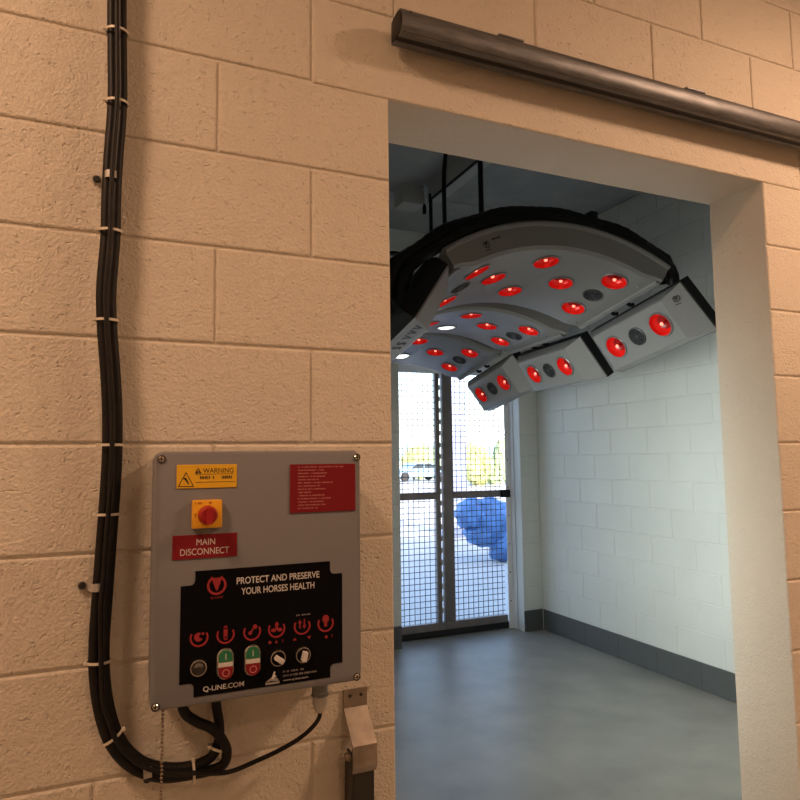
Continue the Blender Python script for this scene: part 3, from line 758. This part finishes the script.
def disc(cx, cz, rx, rz=None, n=14, a0=0, a1=360):
    rz = rz or rx
    return [(cx + rx * math.cos(math.radians(a0 + (a1 - a0) * k / n)), cz + rz * math.sin(math.radians(a0 + (a1 - a0) * k / n))) for k in range(n if a1 - a0 == 360 else n + 1)]
IX = (.1452, .1894, .2350, .2785, .3251, .3694); IZ = 1.2685; r = .0155
glyph = [
    [disc(.1445, IZ + .001, .0075, n=16, a0=60, a1=330) + [(.1445, IZ + .001)], disc(.1515, IZ + .006, .0022)],
    [[(.1860, IZ - .006), (.1928, IZ - .006), (.1928, IZ + .012), (.1860, IZ + .012)], disc(.1894, IZ + .012, .0034), disc(.1894, IZ - .006, .0034)],
    [disc(.2318, IZ - .002, .0034), disc(.2400, IZ + .008, .0040), [(.2325, IZ), (.2345, IZ - .002), (.2385, IZ + .006), (.2365, IZ + .008)]],
    [disc(.2785, IZ + .007, .0030, .0052), disc(.2730, IZ - .002, .0046, .0032), disc(.2840, IZ - .002, .0046, .0032), disc(.2785, IZ + .001, .0025)],
    [[(.3198, IZ - .004), (.3222, IZ - .004), (.3222, IZ + .006), (.3198, IZ + .006)], [(.3175, IZ + .005), (.3245, IZ + .005), (.3210, IZ + .012)], [(.3280, IZ), (.3304, IZ), (.3304, IZ + .012), (.3280, IZ + .012)], [(.3257, IZ + .001), (.3292, IZ - .006), (.3327, IZ + .001)]],
    [disc(.3694, IZ + .008, .0064, .0072), [(.3670, IZ - .006), (.3718, IZ - .006), (.3728, IZ + .003), (.3660, IZ + .003)]]]
for cx, g in zip(IX, glyph):
    flat('function_icon', ring_u(cx, IZ, r, .0030) + g, ov, 'red_print', yo)
flat('position_marks', [disc(.2665, 1.2462, .0026), [(.2755, 1.2440), (.2805, 1.2440), (.2780, 1.2490)], [(.2890, 1.2438), (.2902, 1.2438), (.2902, 1.2490), (.2890, 1.2490)],
     [(.3080, 1.2445), (.3150, 1.2445), (.3115, 1.2490)], [(.3345, 1.2490), (.3415, 1.2490), (.3380, 1.2440)], disc(.3705, 1.2440, .0028), [(.3810, 1.2420), (.3822, 1.2420), (.3822, 1.2475), (.3810, 1.2475)]], ov, 'red_print', yo)
scribble('icon_caption', ov, [(.3140, .3400, 1.2868)], .0026, 'grey_print', yo, 13)
scribble('contact_print', ov, [(.2905, .3280, 1.1910), (.2905, .3520, 1.1838)], .0034, 'grey_print', yo, 17)
text('contact_web', 'www.q-line.com', ov, .2905, .3360, 1.1752, .0042, 'white_print', yo)
flat('horse_emblem', [[(.2590, 1.1740), (.2840, 1.1740), (.2838, 1.1775), (.2592, 1.1775)], [(.2590, 1.1782), (.2690, 1.1800), (.2740, 1.1790), (.2840, 1.1780), (.2780, 1.1850), (.2740, 1.1845), (.2690, 1.1852), (.2640, 1.1820)]], ov, 'grey_print', yo)
flat('rearing_horse', [[(.2690, 1.1830), (.2712, 1.1880), (.2730, 1.1935), (.2752, 1.1962), (.2768, 1.1930), (.2748, 1.1915), (.2765, 1.1880), (.2790, 1.1872), (.2755, 1.1860), (.2730, 1.1830)]], ov, 'white_print', yo - .0003)
# push buttons, selectors, key switch
def cyl_part(name, parent, x, z, prof, mats, mi=None, seg=24):
    bm = bmesh.new(); bm_rev(bm, prof, seg, mi, Matrix.Translation((x, PY - .0009, z)) @ RXY); return add(name, fin(bm, 35), parent, mats)
ks = cyl_part('buzzer', cp, .1443, 1.2195, [(.0150, 0), (.0150, .004), (.0135, .0065), (.0118, .0065), (.0112, .004), (.0112, .0045), (.006, .0065), (0, .007)], [M['chrome'], M['dark_metal']], [0, 0, 0, 0, 1, 1, 1])
flat('buzzer_slots', ring_u(.1443, 1.2195, .0080, .0012, 20, 160, 8) + ring_u(.1443, 1.2195, .0050, .0012, 20, 160, 8), ks, 'grey_print', PY - .0086)
for x in (.1891, .2354):
    z = 1.2205; pb = empty('double_push_button', (0, 0, 0)); bpy.data.objects.remove(pb)
    bz = loft([(disc(x, z + .012, .0145, n=20, a0=0, a1=180) + disc(x, z - .012, .0145, n=20, a0=180, a1=360), PY - .0009), (disc(x, z + .012, .0145, n=20, a0=0, a1=180) + disc(x, z - .012, .0145, n=20, a0=180, a1=360), PY - .005), (disc(x, z + .012, .0130, n=20, a0=0, a1=180) + disc(x, z - .012, .0130, n=20, a0=180, a1=360), PY - .007)], 'chrome', 'double_push_button', cp)
    loft([([(x - .0122, z + .004)] + [(x + .0122, z + .004)] + disc(x, z + .012, .0122, n=16, a0=0, a1=180), PY - .006), ([(x - .0118, z + .0044)] + [(x + .0118, z + .0044)] + disc(x, z + .012, .0116, n=16, a0=0, a1=180), PY - .009)], 'green', 'start_button', bz)
    loft([([(x + .0122, z - .005)] + [(x - .0122, z - .005)] + disc(x, z - .012, .0122, n=16, a0=180, a1=360), PY - .006), ([(x + .0118, z - .0054)] + [(x - .0118, z - .0054)] + disc(x, z - .012, .0116, n=16, a0=180, a1=360), PY - .011)], 'red_sign', 'stop_button', bz)
    add('indicator_window', boxes([(x - .0122, x + .0122, PY - .0085, PY - .006, z - .0045, z + .0035)], .0006, 1), bz, M['white_print'])
    flat('start_mark', [[(x - .0007, z + .008), (x + .0007, z + .008), (x + .0007, z + .018), (x - .0007, z + .018)]], bz, 'white_print', PY - .0092)
    flat('stop_mark', ring_u(x, z - .0135, .0062, .0012, 0, 360, 20), bz, 'pink_print', PY - .0112)
for x, z, ang in ((.2802, 1.2185, -.62), (.3258, 1.2185, 1.35)):
    se = cyl_part('selector_switch', cp, x, z, [(.0148, 0), (.0148, .004), (.0135, .0065), (.0120, .0065), (.0112, .004), (.0108, .009), (0, .009)], [M['chrome'], M['black_print']], [0, 0, 0, 0, 1, 1])
    mw = Matrix.Translation((x, PY - .0099, z)) @ Matrix.Rotation(-ang, 4, 'Y')
    bm = bmesh.new(); bm_box(bm, -.0085, .0085, -.012, 0, -.0042, .0042); bmesh.ops.bevel(bm, geom=bm.edges[:], offset=.001, segments=1, affect='EDGES')
    add('handle', fin(bm), se, M['white_print'], mw)
# cable gland
gl = cyl_part('cable_gland', cp, 0, 0, [(.0, 0), (0.001, 0)], [M['gland']]); bpy.data.objects.remove(gl)
bm = bmesh.new()
GYY = 1.262
GX = .3760
bm_rev(bm, [(.0, 0), (.0150, 0), (.0150, -.036), (.0165, -.037), (.0165, -.040), (.0140, -.041)], 16, None, Matrix.Translation((GX, GYY, 1.1610)))
bm_rev(bm, [(.0140, -.041), (.0140, -.056), (.0120, -.060), (.0120, -.063), (.0085, -.070), (0, -.070)], 16, [1, 1, 1, 1, 1], Matrix.Translation((GX, GYY, 1.1610)))
add('cable_gland', fin(bm, 35), cp, [M['gland'], M['gland_light']])

# ------------------------------------------------------------------ cables on the wall
MAIN = [(-.0116, 2.4839), (-.0086, 2.3579), (-.0059, 2.2478), (-.0103, 2.138), (-.0118, 2.0596), (-.0116, 1.9823), (-.0161, 1.8865), (-.0125, 1.8115), (-.0056, 1.7373), (-.0004, 1.6634), (.0014, 1.5902), (-.0002, 1.5177), (-.0034, 1.4462), (-.0065, 1.3756), (-.0096, 1.3058), (-.0115, 1.2541), (-.0102, 1.2023), (-.004, 1.1502), (.0085, 1.1006), (.0257, 1.0637), (.051, 1.0336), (.0815, 1.0142), (.121, 1.0032), (.156, 1.0018), (.1845, 1.0089), (.2006, 1.0256), (.2077, 1.0496), (.2073, 1.0785), (.2014, 1.1157), (.2005, 1.165)]
MAIN = [(-.014, 3.2), (-.012, 2.8)] + MAIN
CY = D - .030
def offset_path(pts, o, y, cut=None):
    out = []
    for i, (x, z) in enumerate(pts):
        a = Vector(pts[max(i - 1, 0)]); b = Vector(pts[min(i + 1, len(pts) - 1)]); t = (b - a).normalized()
        out.append((x + t.y * o * -1, y, z + t.x * o))
    return out
def cable(name, pts, r, label):
    return tag(add(name, tube(catmull(pts, 6), r, 12), None, M['rubber']), label, 'cable')
inner = offset_path(MAIN, .0090, CY)
cable('power_cable', inner, .0092, 'thick black cable on the inner side of the bundle, looping up into the cabinet base')
outer = offset_path(MAIN[:-7], -.0082, CY + .002) + [(.1960, CY - .012, 1.0030), (.2100, CY - .019, 1.030), (.1985, CY - .021, 1.0600), (.1800, CY - .021, 1.0800), (.1540, CY - .021, 1.0955), (.1320, CY - .02, 1.1180), (.1250, CY - .02, 1.165)]
cable('power_cable', outer, .0092, 'thick black cable on the outer side of the bundle, bending left below the cabinet')
GC = [(GX, GYY, 1.093), (.3790, GYY + .015, 1.075), (.3720, 1.297, 1.0520), (.3498, 1.3085, 1.0307), (.3106, 1.3050, 1.0172), (.263, 1.2950, 1.0093), (.2077, 1.2840, 1.0040), (.1543, 1.300, 1.0065), (.1025, 1.300, 1.0163), (.0603, 1.300, 1.0378), (.0269, 1.300, 1.0742), (.0081, 1.300, 1.1194), (-.004, 1.301, 1.1714)] + [(x, 1.302, z) for x, z in reversed(MAIN[2:17])] + [(-.012, 1.302, 2.8), (-.014, 1.302, 3.2)]
cable('control_cable', GC, .0042, 'thin black cable from the cabinet gland running along the cable bundle')
def tie(x, z, ang, label):
    """nylon tie round the bundle; ang = direction of the bundle in the x-z plane"""
    root = empty('cable_tie', (x, CY - .003, z)); root.rotation_euler = (0, -ang, 0); tag(root, label, 'cable tie', 'white cable ties on the black bundle')
    path = [(0, -.0180 * math.sin(2 * PI * k / 24) * .95, .0196 * math.cos(2 * PI * k / 24)) for k in range(24)]
    bm = bmesh.new()
    for s in (-.0011, .0011):
        pass
    vs0 = [[bm.verts.new((sx, p[1] * q, p[2] * q)) for p in path] for sx, q in ((-.0023, 1), (-.0023, 1.06), (.0023, 1.06), (.0023, 1))]
    for a, b in zip(vs0, vs0[1:] + vs0[:1]):
        for k in range(24): bm.faces.new((a[k], a[(k + 1) % 24], b[(k + 1) % 24], b[k]))
    add('strap', fin(bm, 40), root, M['tie'])
    add('head', boxes([(-.0032, .0032, -.008, -.002, .0190, .0250)], .0008, 1), root, M['tie'])
    return root
TIES = [((-.0094, 2.3922), 'topmost white tie round the black cable bundle'), ((-.0060, 2.2502), 'white tie on the cable bundle, second from the top'), ((-.0110, 1.9981), 'white tie on the cable bundle, just below the upper metal clip'),
        ((-.0129, 1.8284), 'white tie on the cable bundle, halfway down the wall'), ((-.0005, 1.5993), 'white tie on the cable bundle level with the cabinet top'), ((-.0024, 1.4747), 'white tie on the cable bundle level with the main switch'),
        ((-.0106, 1.2178), 'white tie on the cable bundle below the middle metal clip')]
for (x, z), l in TIES: tie(x, z, PI / 2, l)
tie(.0138, 1.0860, math.radians(-57), 'white slanted tie where the cable bundle starts to bend right'); tie(.1525, 1.0015, math.radians(2), 'white upright tie at the bottom of the cable loop'); tie(.2010, 1.0340, math.radians(72), 'white tie where the cables rise to the cabinet')
def clip(x, z, ang, label):
    root = empty('cable_clip', (x, D, z)); root.rotation_euler = (0, -ang, 0); tag(root, label, 'clip', 'metal cable clips on the wall')
    # strap over the outer cable; local x = along bundle, z = across
    bm = bmesh.new(); w = .0070
    prof = [(-.004, -.001), (-.004, -.012), (-.012, -.041), (-.020, -.0435), (-.0285, -.041), (-.034, -.030), (-.036, -.012), (-.038, -.0030), (-.054, -.0030)]
    a = [[bm.verts.new((sx, y, -zz + -.0)) for zz, y in prof] for sx in (-w, w)]
    b = [[bm.verts.new((sx, y - .0015, -zz)) for zz, y in prof] for sx in (-w, w)]
    for p, q in ((a[0], a[1]), (b[1], b[0]), (a[1], b[1]), (b[0], a[0])):
        for k in range(len(prof) - 1): bm.faces.new((p[k], p[k + 1], q[k + 1], q[k]))
    add('strap', fin(bm, 30), root, M['clip'])
    bm = bmesh.new(); bm_rev(bm, [(.0068, 0), (.0068, .004), (.005, .006), (0, .0065)], 12, mw=Matrix.Translation((0, -.004, .046)) @ RXY)
    add('screw', fin(bm, 35), root, M['dark_metal'])
clip(-.0010 + .009, 2.1058, PI / 2, 'upper metal clip holding the cable bundle to the wall'); clip(.0040, 1.3472, PI / 2, 'middle metal clip holding the cable bundle to the wall'); clip(.0720, 1.0370, math.radians(184), 'lower metal clip under the bend of the cable loop')
# ball chain below the cabinet
bm = bmesh.new(); z = 1.156; k = 0
while z > .86:
    bm_rev(bm, [(0, .0027), (.0022, .0015), (.0027, 0), (.0022, -.0015), (0, -.0027)], 7, mw=Matrix.Translation((.0905 + .0004 * math.sin(k * 1.3), 1.225, z))); z -= .0064; k += 1
bm_tube(bm, [(.0905, 1.225, 1.157), (.0905, 1.225, .86)], .0006, 5)
tag(add('ball_chain', fin(bm, 50), None, M['chain']), 'fine ball chain hanging from the lower left corner of the cabinet', 'chain')
# folded steel bracket right of the cabinet
bk = empty('gate_bracket', (.478, D, 1.05)); tag(bk, 'folded steel strap bracket on the wall below the cabinet right corner', 'bracket')
bm = bmesh.new(); w = .0255
prof = [(-.001, .042), (-.001, .006), (-.056, -.050), (-.058, -.090), (-.050, -.104)]
th = .005
def off(p): return (p[0] - th, p[1] + .001)
A = [[bm.verts.new((sx, y, z)) for y, z in prof] for sx in (-w, w)]; B = [[bm.verts.new((sx, y - th, z + .001)) for y, z in prof] for sx in (-w, w)]
for p, q in ((A[0], A[1]), (B[1], B[0]), (A[1], B[1]), (B[0], A[0])):
    for k in range(len(prof) - 1): bm.faces.new((p[k], p[k + 1], q[k + 1], q[k]))
bm.faces.new((A[0][0], B[0][0], B[1][0], A[1][0])); bm.faces.new((A[0][-1], A[1][-1], B[1][-1], B[0][-1]))
add('strap', fin(bm), bk, M['steel'])
add('lower_channel', boxes([(-.023, .023, -.052, -.002, -.30, -.085), (-.0275, -.0235, -.056, -.028, -.30, -.062)], .0015, 1), bk, M['dark_metal'])
for x in (-.012, .012):
    bm = bmesh.new(); bm_rev(bm, [(.0035, 0), (.0035, .0015), (0, .0025)], 10, mw=Matrix.Translation((x, -.0055, .030)) @ RXY); add('rivet', fin(bm), bk, M['dark_metal'])
bm = bmesh.new(); RZ = Matrix.Translation((-.0275, -.043, -.072)) @ Matrix.Rotation(-PI / 2, 4, 'Y')
bm_rev(bm, [(.011, 0), (.011, .002), (.0075, .002), (.0075, .008), (0, .009)], 12, mw=RZ); add('bolt', fin(bm, 35), bk, M['steel'])
bpy.context.view_layer.update()
